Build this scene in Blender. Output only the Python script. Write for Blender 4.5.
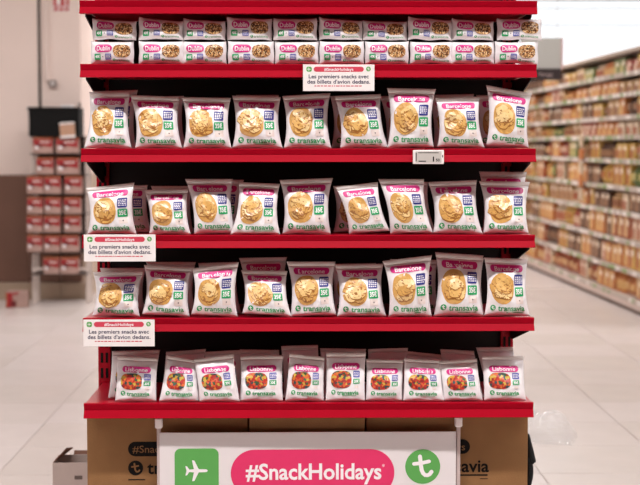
import bpy, bmesh, math, random
from mathutils import Vector, Matrix, noise
random.seed(7)
for o in list(bpy.data.objects): bpy.data.objects.remove(o)
SC = bpy.context.scene
COL = SC.collection
# ------------------------------------------------------------------ camera
F = 1466.0; CAM = Vector((0, -4.3, 1.5))
YAW = math.atan(20/F); PITCH = math.atan(97.5/F)
cd = bpy.data.cameras.new('camera'); cam = bpy.data.objects.new('camera', cd); COL.objects.link(cam)
cam.location = CAM; cam.rotation_euler = (math.pi/2-PITCH, 0, -YAW)
cd.sensor_width = 36; cd.lens = F/640*36
cd.dof.use_dof = True; cd.dof.focus_distance = 4.3; cd.dof.aperture_fstop = 4.2
SC.camera = cam
RM = cam.rotation_euler.to_matrix()
def ray(px, py): return RM @ Vector(((px-320)/F, -(py-242.5)/F, -1))
def P(px, py, y):                      # pixel -> point on the upright plane at depth y
    d = ray(px, py); return CAM + d*((y-CAM.y)/d.y)
# ------------------------------------------------------------------ world, lights, exposure
w = bpy.data.worlds.new('daylight'); SC.world = w; w.use_nodes = True
w.node_tree.nodes['Background'].inputs[0].default_value = (.93, .96, 1, 1)
w.node_tree.nodes['Background'].inputs[1].default_value = 3.6
vs = SC.view_settings; vs.view_transform = 'Standard'; vs.look = 'None'; vs.gamma = 1; vs.use_curve_mapping = False
vs.exposure = -1.15
LAMP_ROWS = [(-6.8, 60), (-1.55, 900), (2.6, 400), (7.2, 620), (11.6, 1050), (16.0, 620), (20.5, 520)]
LAMP_Z = 4.3; LAMP_COL = (1, .952, .94)

# ------------------------------------------------------------------ helpers
def lin(c):
    return tuple(((v/255)/12.92 if v/255 <= .04045 else ((v/255+.055)/1.055)**2.4) for v in c)
MATS = {}
def mat(name, rgb, rough=.5, spec=.5, metal=0, var=.04, scale=30, bump=0, bscale=60, emit=0, coat=0, detail=2):
    if name in MATS: return MATS[name]
    m = bpy.data.materials.new(name); m.use_nodes = True; nt = m.node_tree; b = nt.nodes['Principled BSDF']
    c = lin(rgb)
    b.inputs['Roughness'].default_value = rough; b.inputs['Specular IOR Level'].default_value = spec
    b.inputs['Metallic'].default_value = metal; b.inputs['Coat Weight'].default_value = coat
    tc = nt.nodes.new('ShaderNodeTexCoord')
    n = nt.nodes.new('ShaderNodeTexNoise'); n.inputs['Scale'].default_value = scale; n.inputs['Detail'].default_value = detail
    nt.links.new(tc.outputs['Object'], n.inputs['Vector'])
    r = nt.nodes.new('ShaderNodeValToRGB')
    r.color_ramp.elements[0].color = tuple(v*(1-var) for v in c)+(1,); r.color_ramp.elements[1].color = tuple(min(1, v*(1+var)) for v in c)+(1,)
    r.color_ramp.elements[0].position = .3; r.color_ramp.elements[1].position = .7
    nt.links.new(n.outputs['Fac'], r.inputs['Fac']); nt.links.new(r.outputs['Color'], b.inputs['Base Color'])
    if bump:
        n2 = nt.nodes.new('ShaderNodeTexNoise'); n2.inputs['Scale'].default_value = bscale
        nt.links.new(tc.outputs['Object'], n2.inputs['Vector'])
        bp = nt.nodes.new('ShaderNodeBump'); bp.inputs['Strength'].default_value = bump; bp.inputs['Distance'].default_value = .01
        nt.links.new(n2.outputs['Fac'], bp.inputs['Height']); nt.links.new(bp.outputs['Normal'], b.inputs['Normal'])
    if emit:
        b.inputs['Emission Color'].default_value = c+(1,); b.inputs['Emission Strength'].default_value = emit
    MATS[name] = m; return m
def mosaic(name, cols, scale, rough=.35):
    m = bpy.data.materials.new(name); m.use_nodes = True; nt = m.node_tree; b = nt.nodes['Principled BSDF']
    b.inputs['Roughness'].default_value = rough
    tc = nt.nodes.new('ShaderNodeTexCoord'); v = nt.nodes.new('ShaderNodeTexVoronoi'); v.inputs['Scale'].default_value = scale
    nt.links.new(tc.outputs['Object'], v.inputs['Vector'])
    s = nt.nodes.new('ShaderNodeSeparateColor'); nt.links.new(v.outputs['Color'], s.inputs[0])
    r = nt.nodes.new('ShaderNodeValToRGB'); r.color_ramp.interpolation = 'CONSTANT'
    el = r.color_ramp.elements
    for i, c in enumerate(cols):
        e = el[i] if i < 2 else el.new(i/len(cols))
        e.position = i/len(cols); e.color = lin(c)+(1,)
    nt.links.new(s.outputs[0], r.inputs['Fac']); nt.links.new(r.outputs['Color'], b.inputs['Base Color'])
    return m
def link(name, me, parent=None):
    o = bpy.data.objects.new(name, me); COL.objects.link(o)
    if parent is not None: o.parent = parent
    return o
def tag(o, label=None, cat=None, group=None, kind=None):
    if label: o['label'] = label
    if cat: o['category'] = cat
    if group: o['group'] = group
    if kind: o['kind'] = kind
    return o
def empty(name, loc=(0, 0, 0), rz=0):
    o = link(name, None); o.location = loc; o.rotation_euler.z = rz; o.empty_display_size = .05; return o
class MB:                              # mesh builder with material slots
    def __init__(s): s.v = []; s.f = []; s.m = []; s.mats = []
    def mi(s, m):
        if m not in s.mats: s.mats.append(m)
        return s.mats.index(m)
    def add(s, vs, fs, m):
        k = len(s.v); i = s.mi(m); s.v += [tuple(v) for v in vs]
        for f in fs: s.f.append(tuple(k+a for a in f)); s.m.append(i)
        return s
    def box(s, x0, x1, y0, y1, z0, z1, m, ch=0):
        if ch <= 0:
            v = [(x, y, z) for z in (z0, z1) for y in (y0, y1) for x in (x0, x1)]
            return s.add(v, [(0, 2, 3, 1), (4, 5, 7, 6), (0, 1, 5, 4), (2, 6, 7, 3), (0, 4, 6, 2), (1, 3, 7, 5)], m)
        bm = bmesh.new(); bmesh.ops.create_cube(bm, size=1)
        for q in bm.verts: q.co = Vector(((x0+x1)/2+q.co.x*(x1-x0), (y0+y1)/2+q.co.y*(y1-y0), (z0+z1)/2+q.co.z*(z1-z0)))
        bmesh.ops.bevel(bm, geom=list(bm.edges), offset=ch, segments=1, affect='EDGES', profile=.5)
        bm.verts.index_update()
        s.add([q.co for q in bm.verts], [[q.index for q in f.verts] for f in bm.faces], m); bm.free(); return s
    def tube(s, pts, r, m, n=10, caps=True):
        pts = [Vector(p) for p in pts]; k0 = len(s.v); vs = []; fs = []
        for i, p in enumerate(pts):
            d = (pts[min(i+1, len(pts)-1)]-pts[max(i-1, 0)]).normalized()
            a = d.orthogonal().normalized() if i == 0 else (a-d*a.dot(d)).normalized()
            b = d.cross(a); rr = r[i] if isinstance(r, (list, tuple)) else r
            for j in range(n):
                t = 2*math.pi*j/n; vs.append(p+(a*math.cos(t)+b*math.sin(t))*rr)
        for i in range(len(pts)-1):
            for j in range(n): fs.append((i*n+j, i*n+(j+1) % n, (i+1)*n+(j+1) % n, (i+1)*n+j))
        if caps: fs += [tuple(range(n))[::-1], tuple(range((len(pts)-1)*n, len(pts)*n))]
        return s.add(vs, fs, m)
    def extr(s, prof, x0, x1, m):       # (y,z) profile extruded along x, closed
        n = len(prof); v = [(x0, a, b) for a, b in prof]+[(x1, a, b) for a, b in prof]
        f = [(i, (i+1) % n, n+(i+1) % n, n+i) for i in range(n)]+[tuple(range(n))[::-1], tuple(range(n, 2*n))]
        return s.add(v, f, m)
    def build(s, name, parent=None, smooth=False):
        me = bpy.data.meshes.new(name); me.from_pydata(s.v, [], s.f)
        for m in s.mats: me.materials.append(m)
        me.polygons.foreach_set('material_index', s.m)
        me.polygons.foreach_set('use_smooth', [bool(smooth)]*len(me.polygons))
        bm = bmesh.new(); bm.from_mesh(me); bmesh.ops.recalc_face_normals(bm, faces=bm.faces); bm.to_mesh(me); bm.free()
        me.update()
        return link(name, me, parent)
# --- flat print shapes: (verts2d, faces)
def fan(outline, rings=4):
    n = len(outline); cx = sum(p[0] for p in outline)/n; cy = sum(p[1] for p in outline)/n
    v = [(cx, cy)]; f = []
    for k in range(1, rings+1):
        for x, y in outline: v.append((cx+(x-cx)*k/rings, cy+(y-cy)*k/rings))
    for j in range(n): f.append((0, 1+j, 1+(j+1) % n))
    for k in range(1, rings):
        a = 1+(k-1)*n; b = 1+k*n
        for j in range(n): f.append((a+j, b+j, b+(j+1) % n, a+(j+1) % n))
    return v, f
def rrect(cx, cy, w, h, r, seg=5, rings=4, sub=3):
    r = min(r, w/2, h/2); o = []
    cs = [(cx+w/2-r, cy+h/2-r, 0), (cx-w/2+r, cy+h/2-r, 90), (cx-w/2+r, cy-h/2+r, 180), (cx+w/2-r, cy-h/2+r, 270)]
    for i, (x, y, a0) in enumerate(cs):
        arc = [(x+r*math.cos(math.radians(a0+90*k/seg)), y+r*math.sin(math.radians(a0+90*k/seg))) for k in range(seg+1)]
        o += arc
        nx, ny, na = cs[(i+1) % 4]; q = (nx+r*math.cos(math.radians(na)), ny+r*math.sin(math.radians(na)))
        for k in range(1, sub): o.append((arc[-1][0]+(q[0]-arc[-1][0])*k/sub, arc[-1][1]+(q[1]-arc[-1][1])*k/sub))
    return fan(o, rings)
def disc(cx, cy, rx, ry=None, n=20, rings=3, wob=0, seed=0, p=2):
    ry = ry or rx; o = []
    for k in range(n):
        t = 2*math.pi*k/n; q = 1+wob*noise.noise(Vector((math.cos(t)*1.3+seed, math.sin(t)*1.3, seed*.7)))
        c, s = math.cos(t), math.sin(t)
        o.append((cx+rx*q*math.copysign(abs(c)**(2/p), c), cy+ry*q*math.copysign(abs(s)**(2/p), s)))
    return fan(o, rings)
def poly(pts): return list(pts), [tuple(range(len(pts)))]
def stroke(pts, wd):
    v = []; f = []
    for a, b in zip(pts, pts[1:]):
        d = Vector((b[0]-a[0], b[1]-a[1])); L = d.length or 1e-6; n = Vector((-d.y, d.x))/L*wd/2; k = len(v)
        v += [(a[0]+n.x, a[1]+n.y), (a[0]-n.x, a[1]-n.y), (b[0]-n.x, b[1]-n.y), (b[0]+n.x, b[1]+n.y)]; f.append((k, k+1, k+2, k+3))
    for p in pts:
        k = len(v); v += [(p[0]+wd/2*math.cos(t*math.pi/5), p[1]+wd/2*math.sin(t*math.pi/5)) for t in range(10)]; f.append(tuple(range(k, k+10)))
    return v, f
TXT = {}
def text(s, cx, cy, width=None, height=None, bold=.0, align='c'):
    key = (s, bold)
    if key not in TXT:
        c = bpy.data.curves.new('t', 'FONT'); c.body = s; c.offset = bold; c.resolution_u = 3
        o = bpy.data.objects.new('t', c); COL.objects.link(o); bpy.context.view_layer.update()
        me = bpy.data.meshes.new_from_object(o.evaluated_get(bpy.context.evaluated_depsgraph_get()))
        bm = bmesh.new(); bm.from_mesh(me)
        for k in range(-1, 7): bmesh.ops.bisect_plane(bm, geom=list(bm.verts)+list(bm.edges)+list(bm.faces), plane_co=(0, .06+k*.12, 0), plane_no=(0, 1, 0))
        bm.verts.index_update(); v = [(q.co.x, q.co.y) for q in bm.verts]; f = [tuple(q.index for q in p.verts) for p in bm.faces]; bm.free()
        bpy.data.objects.remove(o); bpy.data.meshes.remove(me); bpy.data.curves.remove(c)
        xs = [q[0] for q in v]; x0, x1 = min(xs), max(xs)
        TXT[key] = ([(x-x0, y) for x, y in v], f, x1-x0)
    v, f, W = TXT[key]
    sx = sy = 1
    if width: sx = sy = width/W
    if height: sy = height/.73
    if not width: sx = sy
    off = cx-W*sx/2 if align == 'c' else cx
    return [(off+x*sx, cy+(y-.36)*sy) for x, y in v], f
def rot2(vf, ang, cx, cy):
    c, s = math.cos(ang), math.sin(ang)
    return [(cx+(x-cx)*c-(y-cy)*s, cy+(x-cx)*s+(y-cy)*c) for x, y in vf[0]], vf[1]
def ribbon(pts, wd):                   # one rounded stroke without overlapping faces
    P2 = [Vector(p) for p in pts]; n = len(P2); L = []; Rr = []
    for k in range(n):
        d = (P2[min(k+1, n-1)]-P2[max(k-1, 0)]).normalized(); nn = Vector((-d.y, d.x))*wd/2; L.append(P2[k]+nn); Rr.append(P2[k]-nn)
    v = []; f = []
    for k in range(n): v += [tuple(L[k]), tuple(Rr[k])]
    for k in range(n-1): f.append((2*k, 2*k+1, 2*k+3, 2*k+2))
    for e, c in ((0, P2[0]), (n-1, P2[-1])):
        a0 = math.atan2(L[e].y-c.y, L[e].x-c.x); sgn = 1 if e == 0 else -1; m = len(v)
        v += [(c.x+wd/2*math.cos(a0+sgn*math.pi*t/6), c.y+wd/2*math.sin(a0+sgn*math.pi*t/6)) for t in range(1, 6)]
        f.append((2*e,)+tuple(range(m, m+5))+(2*e+1,))
    return v, f
def logo_items(cx, cy, r, m):          # leaning letter t of the roundel
    pts = [(-.16, .58), (-.13, .3), (-.1, .05), (-.06, -.2), (.02, -.38), (.14, -.49), (.28, -.5), (.4, -.44), (.5, -.3)]
    return [(ribbon([(cx+x*r, cy+y*r) for x, y in pts], .23*r), m, 1), (ribbon([(cx-.5*r, cy+.16*r), (cx-.1*r, cy+.2*r), (cx+.36*r, cy+.3*r)], .21*r), m, 1.6)]
def plane_icon(cx, cy, s):             # aeroplane seen from above, nose to the right
    h = [(1, 0), (.95, .09), (.8, .13), (.22, .14), (-.16, .9), (-.36, .92), (-.2, .14), (-.6, .11), (-.8, .4), (-.94, .42), (-.84, 0)]
    pts = h+[(x, -y) for x, y in h[-2:0:-1]]
    bm = bmesh.new(); vs_ = [bm.verts.new((cx+x*s, cy+y*s, 0)) for x, y in pts]; bm.faces.new(vs_); bm.normal_update()
    bmesh.ops.triangulate(bm, faces=bm.faces); bm.verts.index_update()
    r = [(q.co.x, q.co.y) for q in bm.verts], [tuple(q.index for q in f.verts) for f in bm.faces]; bm.free(); return r
def printed(name, items, fn, parent, label=None):   # items: [(shape, material, layer)] mapped through fn(x, y, layer)
    mb = MB()
    for (v, f), m, lay in items: mb.add([fn(x, y, lay) for x, y in v], f, m)
    o = mb.build(name, parent, smooth=False)
    if label: o['label'] = label
    return o

# ------------------------------------------------------------------ materials
RED = mat('red shelf enamel', (160, 4, 30), .36, .03, var=.03, scale=6)
DECK = mat('red shelf deck enamel', (164, 6, 32), .3, .5, var=.03, scale=6)
REDD = mat('red upright enamel', (160, 6, 30), .4, .2, var=.03, scale=6)
BLACK = mat('black panel and shaded bracket', (26, 23, 23), .6, .3, var=.1, scale=8)
SLOT = mat('slot black', (12, 10, 10), .8, .2)
FILM = mat('white snack film', (238, 234, 236), .24, .6, var=.01, scale=20, bump=.1, bscale=70)
SEAL = mat('grey white seal film', (226, 218, 214), .38, .5, var=.02, scale=60, bump=.2, bscale=300)
PINK = mat('magenta print', (206, 40, 128), .34, var=.02)
PINK2 = mat('raspberry print', (222, 52, 104), .5, .3, var=.01)
WHITE = mat('white print', (242, 238, 240), .35, var=.01)
GREEN = mat('green print', (24, 160, 92), .36, var=.03)
GREEN2 = mat('leaf green print', (92, 166, 84), .5, .3, var=.01)
BLUE = mat('indigo print', (40, 46, 128), .36, var=.03)
BLUE2 = mat('periwinkle print', (84, 92, 168), .36, var=.03)
PALE = mat('pale card print', (232, 218, 212), .4, var=.01)
NAVY = mat('navy ink', (44, 40, 76), .5, var=.01)
REDINK = mat('coral ink', (206, 62, 84), .5, var=.01)
INK = mat('black ink', (24, 22, 21), .7, .1, var=.03)
BRANDG = mat('brand green ink', (18, 150, 80), .36, var=.02)
CHIP = [mat('chip print %s' % n, c, .24, .6, var=.08, scale=120) for n, c in
        (('gold', (222, 178, 108)), ('pale', (230, 194, 130)), ('amber', (212, 164, 94)), ('cream', (236, 206, 148)))]
RIM = mat('chip edge brown', (158, 102, 46), .3, var=.1, scale=80)
GRANOLA = mosaic('granola print', [(92, 56, 34), (176, 124, 72), (214, 170, 112), (70, 40, 26), (150, 96, 52), (232, 204, 160)], 330)
CANDY = mosaic('jelly candy print', [(186, 50, 42), (206, 120, 44), (58, 92, 62), (200, 168, 70), (140, 36, 36), (206, 92, 54), (50, 76, 80), (170, 50, 44)], 150)
CARDB = mat('brown cardboard', (140, 102, 66), .8, .2, var=.05, scale=14, bump=.1, bscale=200)
BOARD = mat('white foam board', (226, 220, 221), .55, .3, var=.005)
METAL = mat('satin grey metal', (188, 180, 176), .35, .5, metal=.4, var=.02)
CARD = mat('white card', (238, 232, 230), .5, .35, var=.005)

# ------------------------------------------------------------------ room shell
XL, XR, YB, YF, ZC = -10, 10, -16, 27, 4.6
TILE, TX, TY = .62, 1.10, 4.79
def floor_mat():
    m = bpy.data.materials.new('cream floor slab'); m.use_nodes = True; nt = m.node_tree; b = nt.nodes['Principled BSDF']
    b.inputs['Roughness'].default_value = .3
    tc = nt.nodes.new('ShaderNodeTexCoord'); sp = nt.nodes.new('ShaderNodeSeparateXYZ'); nt.links.new(tc.outputs['Object'], sp.inputs[0])
    def M(op, a, bv):
        n = nt.nodes.new('ShaderNodeMath'); n.operation = op
        for i, q in enumerate((a, bv)):
            if q is None: continue
            if isinstance(q, (int, float)): n.inputs[i].default_value = q
            else: nt.links.new(q, n.inputs[i])
        return n.outputs[0]
    fs = []
    for i, off in ((0, TX), (1, TY)):
        q = M('FRACT', M('DIVIDE', M('SUBTRACT', sp.outputs[i], off-62), TILE), None)
        d = M('ABSOLUTE', M('SUBTRACT', q, .5), None); fs.append(M('GREATER_THAN', d, .4945))
    g = M('MAXIMUM', fs[0], fs[1])
    mx = nt.nodes.new('ShaderNodeMix'); mx.data_type = 'RGBA'; nt.links.new(g, mx.inputs[0])
    mx.inputs[6].default_value = lin((214, 203, 198))+(1,); mx.inputs[7].default_value = lin((168, 152, 146))+(1,)
    nt.links.new(mx.outputs[2], b.inputs['Base Color']); return m
FLOOR = floor_mat()
fl = MB().box(XL, XR, YB, YF, -.1, -.003, FLOOR).build('floor'); tag(fl, kind='structure')
tm = [mat('cream tile %s' % n, c, .27, .5, var=.025, scale=5) for n, c in (('a', (215, 204, 199)), ('b', (212, 201, 195)), ('c', (218, 207, 203)))]
tmesh = []
for m in tm:
    q = MB().box(0, TILE-.006, 0, TILE-.006, -.003, 0, m, ch=.0012).build('floor_tile'); tmesh.append(q.data); bpy.data.objects.remove(q)
for i in range(-8, 5):
    for j in range(-6, 12):
        x = TX+i*TILE; y = TY+j*TILE
        if y+4.3 < 5.2 or y > 10.4: continue
        o = link('floor_tile', random.choice(tmesh), fl); o.location = (x+.003, y+.003, 0)
WALLM = mat('cream wall paint', (236, 217, 208), .7, .3, var=.02, scale=2)
WHITEW = mat('white wall paint', (240, 238, 236), .7, .3, var=.01, scale=2)
CEILM = mat('dark ceiling paint', (104, 100, 98), .8, .2, var=.02, scale=2)
tag(MB().box(XL, XR, YB, YF, ZC, ZC+.1, CEILM).build('ceiling'), kind='structure')
tag(MB().box(XL-.1, XL, YB, YF, 0, ZC, WALLM).build('wall_left'), kind='structure')
tag(MB().box(XR, XR+.1, YB, YF, 0, ZC, WALLM).build('wall_right'), kind='structure')
FARW = mat('warm grey wall paint', (150, 138, 130), .8, .2, var=.02, scale=2)
tag(MB().box(XL, XR, YB-.1, YB, 0, ZC, FARW).build('wall_front'), kind='structure')
# back wall; the high strip window is invented, standing in for blown-out white
tag(MB().box(XL, XR, YF, YF+.2, 0, 2.75, WHITEW).build('wall_back'), kind='structure')
win = empty('standin_window_1', (0, YF, 2.75)); tag(win, kind='structure')
FRM = mat('pale window frame', (226, 200, 192), .5, var=.01)
mb = MB()
mb.box(XL, XR, .05, .15, 0, .04, FRM); mb.box(XL, XR, .05, .15, 1.81, 1.85, FRM)
mb.build('window_frame', win)
ztr = [P(600, 25, YF).z-2.75, P(600, 8, YF).z-2.75]
for z in ztr: MB().box(XL, XR, .06, .13, z-.013, z+.013, FRM, ch=.004).build('transom', win)
GL = bpy.data.materials.new('clear glass'); GL.use_nodes = True
_n = GL.node_tree; _n.nodes.remove(_n.nodes['Principled BSDF']); _t = _n.nodes.new('ShaderNodeBsdfTransparent'); _t.inputs[0].default_value = (.97, .98, .98, 1)
_g = _n.nodes.new('ShaderNodeBsdfGlossy'); _g.inputs['Roughness'].default_value = .03; _m = _n.nodes.new('ShaderNodeMixShader'); _m.inputs[0].default_value = .06
_n.links.new(_t.outputs[0], _m.inputs[1]); _n.links.new(_g.outputs[0], _m.inputs[2]); _n.links.new(_m.outputs[0], _n.nodes['Material Output'].inputs[0])
zz = [.04]+ztr+[1.81]
for a, b in zip(zz, zz[1:]): MB().box(XL, XR, .09, .098, a, b, GL).build('pane', win)
# projecting cold-room block on the left with brown guard panels and a skirting
YW = 9.95; XC = P(82, 200, YW).x
tag(MB().box(XL, XC, YW, YF, 0, ZC, WALLM).build('wall_partition'), kind='structure')
GUARD = mat('brown guard panel', (112, 80, 66), .6, .4, var=.05, scale=4)
SKIRT_LITGUARD = mat('tan skirting and lit guard', (176, 154, 134), .5, .4, var=.05, scale=6)
zg = P(40, 175, YW).z
tg = empty('trim_1', (0, YW, 0)); tag(tg, kind='structure')
xs = [XL]+[P(p, 200, YW).x for p in (-120, -45, 29, 60)]+[XC]
for a, b in zip(xs, xs[1:]): MB().box(a+.003, b-.003, -.02, 0, .17, zg, GUARD, ch=.003).build('guard_panel', tg)
for k in range(5): MB().box(XC, XC+.02, .01+k*1.4, 1.395+k*1.4, .17, zg, SKIRT_LITGUARD, ch=.003).build('guard_panel', tg)  # side panels in lighter tan: the light they face is put into the colour
bb = empty('baseboard_left', (0, YW, 0)); tag(bb, kind='structure')
for a, b in zip(xs, xs[1:]): MB().box(a+.002, b-.002, -.035, 0, 0, .165, SKIRT_LITGUARD, ch=.004).build('skirting_board', bb)
MB().box(XC, XC+.035, -.03, 8, 0, .165, SKIRT_LITGUARD, ch=.004).build('skirting_board', bb)
GAP = mat('dark joint rubber', (70, 62, 56), .7, .3)
xg0 = P(38.2, 60, YW).x; xg1 = P(41, 60, YW).x
tag(MB().box(xg0, xg1, YW-.012, YW, zg, ZC, GAP, ch=.003).build('trim_2'), kind='structure')
cv = MB().tube([(P(47, 60, YW).x, YW-.02, ZC), (P(47, 60, YW).x, YW-.02, P(47, 80, YW).z), (P(50, 60, YW).x, YW-.02, P(47, 82, YW).z)], .02, WALLM, 12).build('trim_3', smooth=True); tag(cv, kind='structure')

# ------------------------------------------------------------------ ceiling lamps (rows of strip lights)
LW = mat('lamp housing white', (236, 234, 232), .5)
LE = mat('lamp diffuser', (255, 246, 236), .5, emit=6)
for r, (y, pw) in enumerate(LAMP_ROWS):
    ld = bpy.data.lights.new('strip_light', 'AREA'); ld.shape = 'RECTANGLE'; ld.size = 15; ld.size_y = .16; ld.energy = pw; ld.spread = math.radians(125 if y < 2 else 165); ld.color = LAMP_COL
    lo = link('strip_light', ld); lo.location = (0, y, LAMP_Z-.07)
    t = empty('ceiling_strip_lamp', (0, y, LAMP_Z))
    nth = ['over the shopper facing the display', 'just in front of the red display', 'first behind the red display', 'second behind the red display', 'third behind the red display', 'fourth behind the red display', 'nearest the back wall'][r]
    tag(t, 'long white ceiling strip lamp, row '+nth, 'lamp', 'ceiling strip lamps')
    MB().box(-7.6, 7.6, -.1, .1, 0, .08, LW, ch=.01).build('housing', t)
    MB().box(-7.5, 7.5, -.08, .08, -.03, 0, LE).build('diffuser', t)
    for x in (-6, 0, 6): MB().tube([(x, 0, .08), (x, 0, ZC-LAMP_Z)], .008, METAL, 6).build('hanger', t)

# ------------------------------------------------------------------ red display gondola
X0, X1 = P(82, 240, 0).x, P(535, 240, 0).x
LEV = [(0.5, 14), (64, 77.5), (148.5, 162), (235, 247.8), (318, 331), (403, 417.5)]
ZS = [P(308, a, 0).z for a, b in LEV]; ZBOT = [P(308, b, 0).z for a, b in LEV]
DEP = .40
g = empty('display_shelf_unit', ((X0+X1)/2, 0, 0)); tag(g, 'red metal supermarket shelf unit stocked with white snack packs', 'shelf unit')
gx = (X0+X1)/2
for zi, (zt, zb) in enumerate(zip(ZS, ZBOT)):
    h = zt-zb
    sh = MB().box(X0-gx+.002, X1-gx-.002, .012, DEP, zt-.028, zt-.002, DECK, ch=.001).build('shelf', g)
    pr = [(.014, 0), (-.001, 0), (-.002, -.002), (.002, -h*.44), (.003, -h*.46), (-.009, -h*.93), (-.010, -h*.97), (-.008, -h), (.014, -h)]
    MB().extr([(a, zt+b) for a, b in pr], X0-gx, X1-gx, RED).build('price_rail', sh)
    for s in (0, 1):
        xb = X0-gx+.012 if s == 0 else X1-gx-.014
        mbk = MB(); pf = [(DEP, zt-.03), (.03, zt-.03), (.03, zt-.045), (DEP-.05, zt-.11), (DEP, zt-.11)]
        mbk.extr(pf, xb, xb+.003, BLACK).build('bracket', sh)  # bracket coloured black to hold the deep shade below the shelf
XU0, XU1 = P(97, 240, DEP).x-gx, P(514, 240, DEP).x-gx
ZT = 2.25
MB().box(XU0+.02, XU1-.02, DEP+.02, DEP+.035, .1, ZT, BLACK).build('back_panel', g)
for xa in (XU0, XU1-.04):
    u = MB().box(xa, xa+.04, DEP, DEP+.06, 0, ZT, REDD, ch=.002).build('upright', g)
    mb = MB(); z = .2
    while z < ZT-.05:
        for k in (.008, .024): mb.box(xa+k, xa+k+.008, DEP-.0015, DEP+.002, z, z+.032, SLOT)
        z += .05
    tag(mb.build('slot_rows', u), kind='stuff')
bs = MB().box(X0-gx+.004, X1-gx-.004, .054, DEP+.06, .1, .13, RED, ch=.002).build('base_shelf', g)
MB().box(X0-gx+.02, X1-gx-.02, .075, .09, 0, .1, REDD).build('kick_plate', bs)

# ------------------------------------------------------------------ snack packs
def smooth(a, b, x):
    t = max(0, min(1, (x-a)/(b-a))); return t*t*(3-2*t)
class Pack:
    """pillow pack spanned between four corner points; S(u,v,side,off) gives its skin"""
    def __init__(s, TL, TR, BL, BR, T, seed, bar=False, pinch=.1, flat=False):
        s.c = [Vector(q) for q in (BL, BR, TL, TR)]; s.T = T; s.seed = seed; s.bar = bar; s.pinch = pinch; s.flat = flat
        s.W = ((s.c[1]-s.c[0]).length+(s.c[3]-s.c[2]).length)/2; s.H = ((s.c[2]-s.c[0]).length+(s.c[3]-s.c[1]).length)/2
    def base(s, u, v):
        a = u*2-1
        if not s.bar: a *= 1-s.pinch*math.sin(math.pi*v)**.8 if 0 < v < 1 else 1
        u2 = (a+1)/2
        if s.bar:
            k = 1-abs(a)**7; n = noise.noise(Vector((u*3+s.seed, 0, s.seed)))
            v = .5+(v-.5)*(1-k*(.07+.07*n))+.02*k*n
            u2 = .5+(u2-.5)*(1+.012*math.sin(v*9+s.seed))
        return (s.c[0]*(1-u2)+s.c[1]*u2)*(1-v)+(s.c[2]*(1-u2)+s.c[3]*u2)*v
    NU, NV = 24, 24
    def thick(s, u, v):                # bilinear on the skin's own grid so that the print hugs the film
        if not hasattr(s, 'grid'): s.grid = [[s.thick0(i/s.NU, j/s.NV) for i in range(s.NU+1)] for j in range(s.NV+1)]
        x = u*s.NU; yv = v*s.NV; i = min(s.NU-1, int(x)); j = min(s.NV-1, int(yv)); x -= i; yv -= j; G = s.grid
        return (G[j][i]*(1-x)+G[j][i+1]*x)*(1-yv)+(G[j+1][i]*(1-x)+G[j+1][i+1]*x)*yv
    def thick0(s, u, v):
        a = abs(2*u-1)
        if s.bar:
            t = max(0, 1-max(0, (a-.0)/.95)**5)**.6 * max(0, 1-abs(2*v-1)**3.2)**.55
            wr = .0016
        else:
            vv = max(0, min(1, (v-.0)/.9))
            prof = (math.sin(math.pi*vv**.84))**.72 if 0 < vv < 1 else 0
            t = max(0, 1-a**2.3)**.75*prof; wr = .0062 if not s.flat else .004
        n1 = noise.noise(Vector((u*2.6+s.seed*3.1, v*2.6, s.seed*1.7)))
        n2 = 1-2*abs(noise.noise(Vector((u*3.4+s.seed*5.3+v*1.3, v*3.4-u*.8, s.seed*2.9))))
        n3 = 1-2*abs(noise.noise(Vector((u*7+s.seed*1.3, v*6+s.seed, 4.2))))
        m = min(1, t*2.2)
        return max(.0004, s.T*t*(1+.22*n1)+m*(n2*wr*.9+n3*wr*.35))
    def S(s, u, v, side=-1, off=0):
        p = s.base(u, v); t = s.thick(min(1, max(0, u)), min(1, max(0, v)))
        if s.bar and side > 0: t *= .6
        edge = .004*noise.noise(Vector((u*2.3+s.seed, v*1.4, s.seed*.37)))*(smooth(.7, 1, v) if not s.bar else smooth(.8, 1, abs(2*u-1)))
        return (p.x, p.y+side*(t+off)+edge, p.z)
    def skin(s, name, parent, v0, v1, nu, nv, m):
        mb = MB(); V = []; Fc = []
        for side in (-1, 1):
            for j in range(nv+1):
                for i in range(nu+1):
                    V.append(s.S(i/nu, v0+(v1-v0)*j/nv, side))
        n = nu+1; k = n*(nv+1)
        for j in range(nv):
            for i in range(nu):
                a = j*n+i; Fc.append((a, a+1, a+n+1, a+n)); Fc.append((k+a, k+a+n, k+a+n+1, k+a+1))
        for i in range(nu):
            Fc.append((i, k+i, k+i+1, i+1)); a = nv*n+i; Fc.append((a, a+1, k+a+1, k+a))
        for j in range(nv):
            a = j*n; Fc.append((a, a+n, k+a+n, k+a)); a = j*n+nu; Fc.append((a, k+a, k+a+n, a+n))
        mb.add(V, Fc, m); return mb.build(name, parent, smooth=True)
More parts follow.
